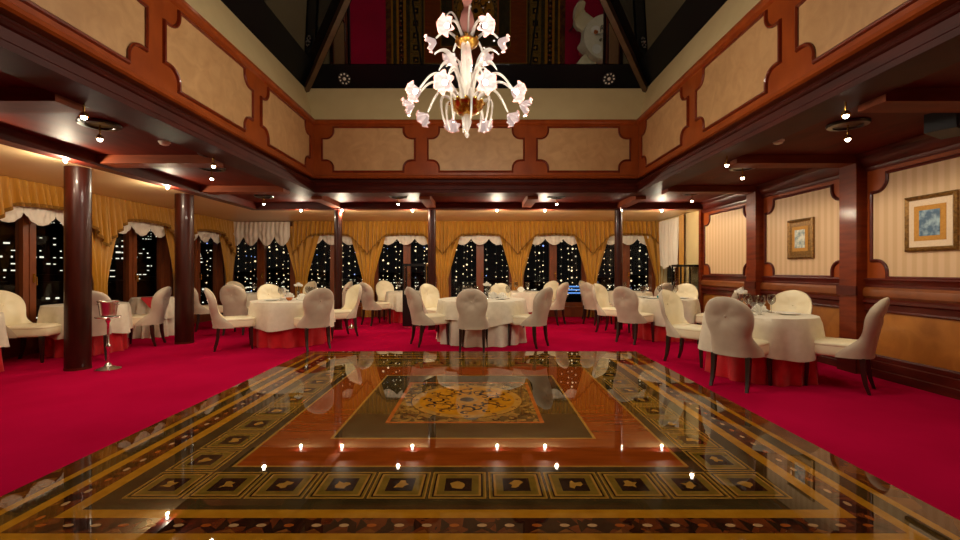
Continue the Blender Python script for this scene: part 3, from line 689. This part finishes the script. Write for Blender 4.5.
# ------------------------------------------------------------------ dining chairs (front of the chair is +y)
def chair_master():
    t = thing('dining_chair', '', 'chair')
    def halfw(h):
        if h < .78:
            return .252-.040*math.exp(-((h-.58)/.10)**2)-.006*(h-.365)
        s = (h-.78)/.235; return .2495*max(0, 1-s**2.3)**.5
    def lean_(h): return -.225-.24*max(0, (h-.40))**1.2
    def wing(h): return .07+.20*math.exp(-((h-.36)/.17)**2)+.03*math.exp(-((h-.8)/.15)**2)
    def sheet(front, off):
        def fn(s, q):
            h = .365+.65*(1-(1-q)**1.5) if q < 1 else 1.015
            u = -1+2*s; hw = max(halfw(h), .004)
            sc = min(1, hw/.22)
            x = hw*math.copysign(abs(math.sin(abs(u)*PI/2))**.9, u)
            fwd = wing(h)*(1-math.cos(u*PI/2))**1.25*sc
            edge = (1-abs(u)**6)*(1 if h < .9 else max(0, 1-((h-.9)/.116)**3))
            o_ = off*edge if front else -off*edge
            k = abs(u)**2*min(1, wing(h)/.2)
            y = lean_(h)+fwd+o_*(1-k*.7); x -= (1 if u > 0 else -1)*o_*k*.8
            d2 = (x/.10)**2+((h-.80)/.09)**2; dim = .034*math.exp(-d2)
            if d2 < 16:
                an = math.atan2(h-.80, x); dim += .006*math.exp(-d2/5)*math.cos(6*an)
            return (x, y+(-dim if front else dim), h)
        return MB().grid(fn, 32, 26)
    sheet(True, .034).build('backrest', M['leather'], t, True, 80)
    sheet(False, .030).build('back_shell', M['taupe'], t, True, 80)
    y0 = lean_(.80)
    MB().sphere((0, y0+.034-.028, .80), .014, 8, 5).build('button', M['leather'], t, True)
    MB().sphere((0, y0-.030+.028, .80), .014, 8, 5).build('button', M['taupe'], t, True)
    # seat: rounded front, slightly domed
    def ring(k, h):
        r = []
        for j in range(40):
            a = 2*PI*j/40; c, s = math.cos(a), math.sin(a); ex = .45
            r.append((k*.236*abs(c)**ex*(1 if c > 0 else -1), .072+k*.288*abs(s)**ex*(1 if s > 0 else -1), h))
        return r
    st = MB().loft([ring(.94, .365), ring(.99, .375), ring(1, .40), ring(1.0, .455), ring(.985, .475)])
    st.build('seat_frame', M['leather'], t, True, 50)
    MB().loft([ring(.97, .470), ring(1.005, .482), ring(.99, .50), ring(.93, .512), ring(.75, .522), ring(.4, .528), ring(.05, .529)]).build('seat', M['leather'], t, True, 60)
    for sx in (-1, 1):
        def leg(pts, w):
            rings = []
            for (x, y, z), ww in zip(pts, w): rings.append([(x-ww, y-ww, z), (x+ww, y-ww, z), (x+ww, y+ww, z), (x-ww, y+ww, z)])
            return MB().loft(rings).build('leg', M['leg'], t, True, 40)
        leg([(sx*.20, .295, .37), (sx*.20, .298, .2), (sx*.203, .305, .0)], (.024, .019, .013))
        leg([(sx*.18, -.175, .37), (sx*.182, -.182, .22), (sx*.185, -.20, .1), (sx*.188, -.232, 0)], (.025, .022, .018, .014))
    return t
CHAIR = chair_master(); CH_USED = []
def chair(x, y, tx, ty, label, group, turn=0):
    rz = math.atan2(-(tx-x), ty-y)+math.radians(turn); lab = label
    if not CH_USED: o = CHAIR; o.location = (x, y, 0); o.rotation_euler = (0, 0, rz); o['label'] = lab; o['group'] = group; CH_USED.append(1)
    else: o = dup(CHAIR, (x, y, 0), rz, lab, group)
    return o

# ------------------------------------------------------------------ tables and cloths
def drape(cx, cy, r, htop, hbot, nf, amp, flare, mat, name, label, group, seed=1, uneven=.03, grow=.8):
    rr = random.Random(seed); ph = [rr.uniform(0, 6.28) for _ in range(4)]; N = 160
    rings = []
    for rad in (.02, r*.6, r*.96, r*1.0): rings.append([(rad*math.cos(2*PI*j/N), rad*math.sin(2*PI*j/N), htop) for j in range(N)])
    for i in range(1, 13):
        s = i/12; R_ = []
        for j in range(N):
            a = 2*PI*j/N
            wv = math.sin(nf*a+ph[0]+.6*math.sin(2*a+ph[1]))*.65+math.sin(nf*2*a+ph[2])*.15+.3*math.sin((nf//2+1)*a+ph[3])
            rad = r+.012*min(1, s*6)+flare*s+amp*wv*s**grow
            hb = hbot+(uneven*math.sin(4*a+ph[1]) if uneven else 0)
            R_.append((rad*math.cos(a), rad*math.sin(a), htop-.004-(htop-hb)*s))
        rings.append(R_)
    o = MB().loft(rings, False).build(name, mat, None, True, 70); o.location = (cx, cy, 0)
    # close the centre
    return tag(o, label, 'tablecloth', group)
TH = .755
def table(cx, cy, r, where, full=False, seed=1, red=True):
    t = thing('round_table', f'round dining table under the cloths {where}', 'table', (cx, cy, 0), 0, 'round dining tables')
    MB().lathe([(.001, TH-.03), (r-.08, TH-.03), (r-.08, TH-.006), (.001, TH-.006)], 40).build('tabletop', M['mahogany_dark'], t)
    MB().lathe([(.22, 0), (.22, .03), (.05, .06), (.04, .3), (.05, TH-.03)], 20).build('pedestal', M['mahogany_dark'], t, True)
    if full:
        drape(cx, cy, r-.03, TH, .006, 17, .07, .03, M['cloth'], 'tablecloth', f'cream floor-length tablecloth {where}', 'cream tablecloths', seed, 0, 1.6)
        drape(cx, cy, r+.004, TH+.004, .40, 13, .045, .05, M['cloth'], 'overlay_cloth', f'cream overlay cloth on the floor-length cloth {where}', 'cream tablecloths', seed+5, .05)
    else:
        if red: drape(cx, cy, r-.045, TH-.003, .006, 15, .05, -.005, M['cloth_red'], 'tablecloth', f'red floor-length undercloth {where}', 'red tablecloths', seed, 0, 2.2)
        drape(cx, cy, r, TH, .32, 9, .055, .03, M['cloth'], 'overlay_cloth', f'cream overlay tablecloth {where}', 'cream tablecloths', seed+3, .03)
def lathe_thing(name, cat, mats, profs, group):
    ms = {}
    def put(x, y, z, label, _c=[None]):
        if _c[0] is None:
            o = profs(); _c[0] = o; o.location = (x, y, z); tag(o, label, cat, group); return o
        return dup(_c[0], (x, y, z), 0, label, group)
    return put
def wine_profile():
    o = thing('wine_glass', '', 'glass')
    MB().lathe([(.003, .10), (.02, .108), (.046, .145), (.049, .18), (.038, .24), (.0365, .24), (.047, .18), (.044, .147), (.018, .111), (.002, .104)], 18, cap=False).build('bowl', M['wine_glass'], o, True)
    MB().lathe([(.036, 0), (.034, .003), (.006, .008), (.004, .02), (.004, .095), (.008, .106)], 14).build('stem', M['wine_glass'], o, True); return o
put_wine = lathe_thing('wine_glass', 'glass', None, wine_profile, 'wine glasses on the tables')
def tumbler():
    return MB().lathe([(.028, 0), (.034, .10), (.032, .10), (.027, .006), (.001, .006)], 18).build('tumbler', M['wine_glass'], None, True)
put_tumbler = lathe_thing('tumbler', 'glass', None, tumbler, 'tumblers on the tables')
def plate():
    return MB().lathe([(.001, .004), (.07, .004), (.125, .018), (.127, .020), (.12, .0175), (.07, .009), (.001, .009)], 28).tf(Matrix.Translation((0,0,-.003))).build('plate', M['porcelain'], None, True)
put_plate = lathe_thing('plate', 'plate', None, plate, 'plates on the tables')
def napkin():                                          # folded fan standing up
    mb = MB(); n = 12; P = []
    for k in range(n+1):
        a = PI*(.12+.76*k/n); dz = .015*(1 if k % 2 else -1); P.append((.012*math.cos(a), dz*.3, .0+.0)); P.append((.10*math.cos(a), dz, .13*math.sin(a)))
    front = [(x, y-.004, z) for x, y, z in P]; back = [(x, y+.012, z) for x, y, z in P]
    for S_ in (front, back): mb.add(S_, [(2*k, 2*k+1, 2*k+3, 2*k+2) for k in range(n)])
    mb.add([p for k in range(n+1) for p in (front[2*k+1], back[2*k+1])], [(2*k, 2*k+1, 2*k+3, 2*k+2) for k in range(n)])
    mb.box(-.05, .05, -.02, .03, 0, .02)
    return mb.build('folded_napkin', M['napkin'])
put_napkin = lathe_thing('folded_napkin', 'napkin', None, napkin, 'folded napkins on the tables')

T1, T2, T3, T4, T5, T6, T8, T9, T10 = (3.47, 5.48), (3.55, 8.5), (.03, 8.2), (-3.39, 7.95), (-6.27, 7.02), (-1.88, 11.25), (1.0, 11.1), (3.75, 11.1), (-5.05, 10.35)
T5B, T7 = (-6.47, 8.70), (-6.42, 5.25)
table(*T1, .605, 'at the right, nearest the camera', seed=11)
table(*T2, .60, 'at the far right, before the display case', seed=12)
table(*T3, .80, 'in the middle, at the dance floor edge', True, 13)
table(*T4, .685, 'at the left, beside the dance floor corner', seed=14)
table(*T5, .53, 'behind the near thick column at the left', seed=15)
table(*T6, .50, 'left of the black display case, at the back windows', seed=16)
table(*T8, .60, 'behind the centre table, at the back windows', seed=17)
table(*T9, .55, 'at the back right windows, behind the far right table', seed=18)
table(*T10, .55, 'in the back left corner, behind the left table', seed=19)
table(*T5B, .34, 'at the left windows between the two thick columns', True, 20)
table(*T7, .50, 'at the left edge of the photo', seed=22)

G = 'cream upholstered dining chairs'
for a in [
  (2.90, 4.94, *T1, 'taupe round-back chair seen from behind at the near right table', -8),
  (4.03, 4.87, *T1, 'cream chair in side view at right of the near right table, by the pilaster'),
  (4.22, 6.08, *T1, 'cream chair at the wall side of the near right table, facing the camera'),
  (2.93, 6.22, *T1, 'cream chair left of the near right table, facing right, next to the dance floor', 0),
  (4.20, 7.72, *T2, 'chair at right of the far right table, mostly hidden behind the near taupe chair', 12),
  (2.76, 7.93, *T2, 'taupe-backed chair left of the far right table, near the dance floor corner'),
  (2.72, 9.15, *T2, 'cream chair at back left of the far right table, facing right', -8),
  (4.25, 9.2, *T2, 'cream chair at the back right of the far right table, before the display case', 10),
  (-.11, 7.12, *T3, 'taupe chair seen squarely from behind at the centre table', 3),
  (-.92, 7.67, *T3, 'cream chair at left of the centre table, facing right'),
  (.87, 7.53, *T3, 'cream chair at right of the centre table, facing left'),
  (-.88, 9.02, *T3, 'cream chair at back left of the centre table, facing the camera'),
  (.36, 9.28, *T3, 'cream chair behind the centre table, only its top showing'),
  (-4.12, 7.27, *T4, 'cream chair at the front left of the left table, facing right', -12),
  (-2.78, 7.32, *T4, 'taupe chair seen from behind at front right of the left table'),
  (-2.70, 8.62, *T4, 'cream chair at right of the left table, facing left'),
  (-4.12, 8.78, *T4, 'cream chair behind the left table, facing the camera'),
  (-4.93, 8.98, *T10, 'mauve-grey chair seen from behind, between the left table and the second thick column'),
  (-5.98, 9.55, *T10, 'cream chair at the left back corner, its seat just right of the second thick column', 10),
  (-6.05, 11.05, *T10, 'cream chair behind the mauve-grey chair, facing the corner table'),
  (-4.50, 11.05, *T10, 'cream chair right of the corner table, its top above the left table'),
  (-3.66, 11.3, -4.9, 11.25, 'chair sliver just left of the left slim column, near the back windows'),
  (-2.52, 10.50, *T6, 'taupe chair left of the small red table near the display case'),
  (-2.46, 11.72, *T6, 'cream chair at the window side of the small red table', -20),
  (1.75, 10.55, *T8, 'taupe chair behind the centre table at right, facing the windows'),
  (1.72, 11.55, *T8, 'cream chair at the back window, behind the taupe chair right of centre', 10),
  (2.78, 10.55, *T9, 'taupe chair at the back right window table, its left front seat'),
  (3.00, 11.65, *T9, 'cream chair at the back right windows, against the gold curtain'),
  (4.10, 10.25, *T9, 'taupe chair behind the far right table, facing the windows'),
  (4.40, 10.9, *T9, 'beige chair behind the far right table, beside the right side window'),
  (-5.66, 6.36, *T5, 'mauve-grey chair directly behind the near thick column'),
  (-5.80, 7.62, -6.8, 7.36, 'cream chair in side view between the two thick columns, facing left'),
  (-6.47, 6.30, -5.5, 6.5, 'dark-lit cream chair at the left edge of the photo, facing right'),
]:
    x, y, tx, ty, lab = a[:5]; chair(x, y, tx, ty, lab, G, a[5] if len(a) > 5 else 0)

# ------------------------------------------------------------------ things on the tables
tn_ = [('near right table', T1), ('far right table', T2), ('centre table', T3), ('left table', T4)]
def on(T, dx, dy, full=False): return (T[0]+dx, T[1]+dy, TH+(.004 if full else 0)+.0005)
for nm, T in tn_:
    f = T is T3; k = 1.2 if f else 1
    for dx, dy, s in ((-.30, -.16, 'left front'), (.30, -.10, 'right front'), (.22, .34, 'back right'), (-.26, .34, 'back left')):
        put_plate(*on(T, dx*k, dy*k, f), f'white plate on the {nm}, {s} place')
wn = {0: [(-.17, -.16, 'left of the two front ones'), (-.06, -.14, 'right of the two front ones'), (.02, .26, 'back one'), (.24, .12, 'rightmost')],
      1: [(-.40, .0, 'leftmost'), (-.32, .12, 'second from left'), (.0, .2, 'middle'), (.30, .16, 'rightmost')],
      2: [(-.32, .16, 'leftmost'), (-.22, .30, 'second from left'), (-.10, .2, 'third from left'), (.14, .36, 'behind the napkins'), (.50, .10, 'rightmost')],
      3: [(-.20, -.02, 'leftmost'), (.20, .20, 'middle'), (.30, .06, 'second from right'), (.38, -.02, 'rightmost')]}
for i, L in wn.items():
    for dx, dy, s in L: put_wine(*on(tn_[i][1], dx, dy, i == 2), f'clear wine glass on the {tn_[i][0]}, {s}')
def flower_vase():
    o = thing('flower_vase', '', 'vase')
    MB().lathe([(.001, 0), (.035, 0), (.04, .01), (.03, .06), (.022, .12), (.03, .16), (.027, .16), (.02, .12), (.027, .06), (.035, .014), (.001, .01)], 18).build('vase', M['wine_glass'], o, True)
    r = random.Random(5); st = MB()
    for k in range(7):
        a = 2*PI*k/6; q = 0 if k == 6 else .045; x, y, z = q*math.cos(a), q*math.sin(a), .25+(.03 if k == 6 else r.uniform(-.02, .01))
        st.tube([(0, 0, .03), (x*.3, y*.3, .14), (x, y, z-.01)], .003, 5)
        f = MB()
        for p in range(3):
            rr, n = .034-.010*p, 5
            f.grid(lambda s_, t_, rr=rr, n=n, p=p: (x+rr*math.sin(PI*.55*t_)*(1+.12*math.cos(n*2*PI*s_+p))*math.cos(2*PI*s_), y+rr*math.sin(PI*.55*t_)*(1+.12*math.cos(n*2*PI*s_+p))*math.sin(2*PI*s_), z-.012+.038*t_*t_+.004*p), 20, 4)
        f.build('blossom', M['napkin'], o, True, 80)
    st.build('stems', M['wire'], o, True); return o
put_vase = lathe_thing('flower_vase', 'vase', None, flower_vase, 'flower vases on the tables')
put_vase(*on(T1, -.16, .10), 'small vase of white flowers on the near right table, behind the front glasses')
put_vase(*on(T3, .10, .05, True), 'small vase of white flowers in the middle of the centre table')
put_vase(*on(T4, .06, .12), 'small vase of white flowers on the left table')
put_napkin(*on(T1, .0, -.02), 'white fan napkin in the middle of near right table')
put_napkin(*on(T2, -.04, -.05), 'tall white napkin beside the teal bowl on far right table')
put_napkin(*on(T3, .22, .14, True), 'white fan napkin right of the vase on the centre table')
put_napkin(*on(T3, .38, -.12, True), 'white napkin at right on the centre table')
put_napkin(*on(T4, -.12, .15), 'white fan napkin left of the vase on the left table')
put_napkin(*on(T4, .24, -.18), 'white napkin lying at right on the left table')
def bowl(x, y, z, mat, name, label, cat, s=1):
    o = MB().lathe([(.03*s, 0), (.05*s, .02*s), (.06*s, .055*s), (.056*s, .055*s), (.045*s, .022*s), (.001, .012*s)], 20).build(name, mat, None, True); o.location = (x, y, z); return tag(o, label, cat)
bowl(*on(T2, -.14, -.16), M['teal'], 'bowl', 'small teal bowl on the far right table', 'bowl')
bowl(*on(T1, -.30, -.10), M['amber'], 'candle_bowl', 'small amber candle bowl on the near right table', 'candle holder')
bowl(*on(T4, -.02, -.08), M['amber'], 'candle_bowl', 'small amber candle bowl on the left table', 'candle holder')
for i, (T, dx, dy, l) in enumerate([(T8, -.25, 0, 'window table behind the centre table, left'), (T8, -.08, .15, 'window table behind the centre table, middle'), (T8, .2, .05, 'window table behind the centre table, right'), (T9, -.25, -.05, 'back right window table, left'), (T9, -.05, .15, 'back right window table, right'),
        (T10, -.2, -.1, 'corner table behind left table, left'), (T10, .05, .1, 'corner table behind left table, middle'), (T10, .28, -.05, 'corner table behind left table, right'), (T5, .15, -.2, 'table behind the near thick column'), (T6, -.2, .05, 'small red table by the display case')]):
    put_wine(*on(T, dx, dy), f'clear wine glass on the {l}')
put_napkin(*on(T8, .02, -.12), 'white fan napkin on window table behind the centre table')
put_napkin(*on(T10, .35, .15), 'white napkin on the corner table behind the left table')
# red corner napkin over the left window table
def rn(s, t):
    return (-.18+.36*s+(.18-.36*s)*t*.9, -.425-.012*t, TH+.010-.22*t)
mb = MB().grid(rn, 6, 6).box(-.18, .18, -.425, .1, TH+.0055, TH+.010)
o = tag(mb.build('red_napkin', M['red_napkin']), 'red napkin hanging in a triangle over the table between the thick columns', 'napkin'); o.location = (T5B[0], T5B[1], 0); o.rotation_euler = (0, 0, .64)

# ------------------------------------------------------------------ wine cooler stands
def stand(x, y, k, l1, l2):
    t = thing('wine_cooler_stand', l1, 'stand', (x, y, 0))
    MB().lathe([(.14, 0), (.14, .012), (.10, .025), (.045, .045), (.03, .075), (.018, .09)], 28).build('base', M['silver'], t, True)
    MB().lathe([(.016, .085), (.014, .25), (.024, .28), (.03, .30), (.022, .325), (.014, .35), (.014, .60), (.03, .64), (.02, .66), (.02, .675)], 18).build('pole', M['silver'], t, True)
    MB().lathe([(.02, .672), (.135, .678), (.14, .686), (.135, .692), (.001, .690)], 28).build('tray', M['silver'], t, True)
    b = thing('wine_bucket', l2, 'bucket', (x, y, .6935))
    MB().lathe([(.07, 0), (.085, .01), (.095, .10), (.108, .19), (.118, .20), (.115, .205), (.104, .195), (.09, .10), (.08, .012), (.001, .012)], 26).build('bucket_body', M['silver'], b, True)
    for s in (-1, 1): MB().tube([(s*.105, -.02, .15), (s*.128, -.018, .155), (s*.13, .018, .155), (s*.105, .02, .15)], .006, 8).build('handle', M['silver'], b, True)
stand(-4.86, 5.75, 1, 'silver pedestal wine cooler stand on carpet beside the near thick column', 'silver wine bucket on the stand beside the near thick column')
stand(-2.88, 9.86, 1, 'silver pedestal wine cooler stand behind the left table, near the slim column', 'silver wine bucket on the far stand near the left slim column')

# ------------------------------------------------------------------ glass display cases
def case(x, y, w, d, hb, ht, label, rz=0):
    t = thing('display_case', label, 'display case', (x, y, 0), rz)
    MB().box(-w/2, w/2, -d/2, d/2, .05, hb).build('cabinet', M['black'], t)
    MB().box(-w/2+.03, w/2-.03, -d/2+.03, d/2-.03, 0, .05).build('plinth', M['silver'], t)
    for sx in (-1, 1):
        for sy in (-1, 1): MB().box(sx*(w/2-.015)-.015, sx*(w/2-.015)+.015, sy*(d/2-.015)-.015, sy*(d/2-.015)+.015, hb, ht-.04).build('post', M['black'], t)
    MB().box(-w/2, w/2, -d/2, d/2, ht-.05, ht).build('top_frame', M['black'], t)
    MB().box(-w/2+.03, w/2-.03, -d/2+.012, -d/2+.018, hb, ht-.05).build('glass_front', M['case_glass'], t)
    for sx in (-1, 1): MB().box(sx*(w/2-.015)-.003, sx*(w/2-.015)+.003, -d/2+.03, d/2-.03, hb, ht-.05).build('glass_side', M['case_glass'], t)
    MB().box(-w/2+.03, w/2-.03, -d/2+.03, d/2-.03, (hb+ht)/2-.004, (hb+ht)/2+.004).build('glass_shelf', M['case_glass'], t)
case(-1.46, 9.98, .52, .42, .745, 1.44, 'black display case with glass top left of the centre table')
case(4.66, 9.98, .44, .46, .72, 1.42, 'black framed display case against the cream wall at right')

# ------------------------------------------------------------------ framed pictures on the striped fabric
def picture(y, z, w, h, mats, label, pic):
    t = thing('framed_picture', label, 'picture', (RXP-.008, y, z), -PI/2)   # local: along x, room towards -y
    f = .047
    MB().loft([[(-w/2, 0, -h/2), (w/2, 0, -h/2), (w/2, 0, h/2), (-w/2, 0, h/2)], [(-w/2, -.03, -h/2), (w/2, -.03, -h/2), (w/2, -.03, h/2), (-w/2, -.03, h/2)],
               [(-w/2+f*.4, -.045, -h/2+f*.4), (w/2-f*.4, -.045, -h/2+f*.4), (w/2-f*.4, -.045, h/2-f*.4), (-w/2+f*.4, -.045, h/2-f*.4)],
               [(-w/2+f, -.022, -h/2+f), (w/2-f, -.022, -h/2+f), (w/2-f, -.022, h/2-f), (-w/2+f, -.022, h/2-f)]], False).build('frame', M['gilt'], t)
    a, b = w/2-f, h/2-f
    MB().box(-a, a, -.022, -.010, -b, b).build('outer_mat', mats[0], t)
    MB().box(-a*.74, a*.74, -.026, -.02, -b*.74, b*.74).build('inner_mat', mats[1], t)
    MB().box(-a*.48, a*.48, -.029, -.024, -b*.54, b*.54).build('painting', pic, t)
picture(6.64, 1.77, .53, .60, (M['gilt'], M['ochre_mat']), 'small gilt framed picture on striped wall panel left of the pilaster', M['paint_pale'])
picture(4.725, 1.81, .55, .61, (M['linen_mat'], M['ochre_mat']), 'gilt framed blue picture with pale mat at the right edge', M['paint_blue'])
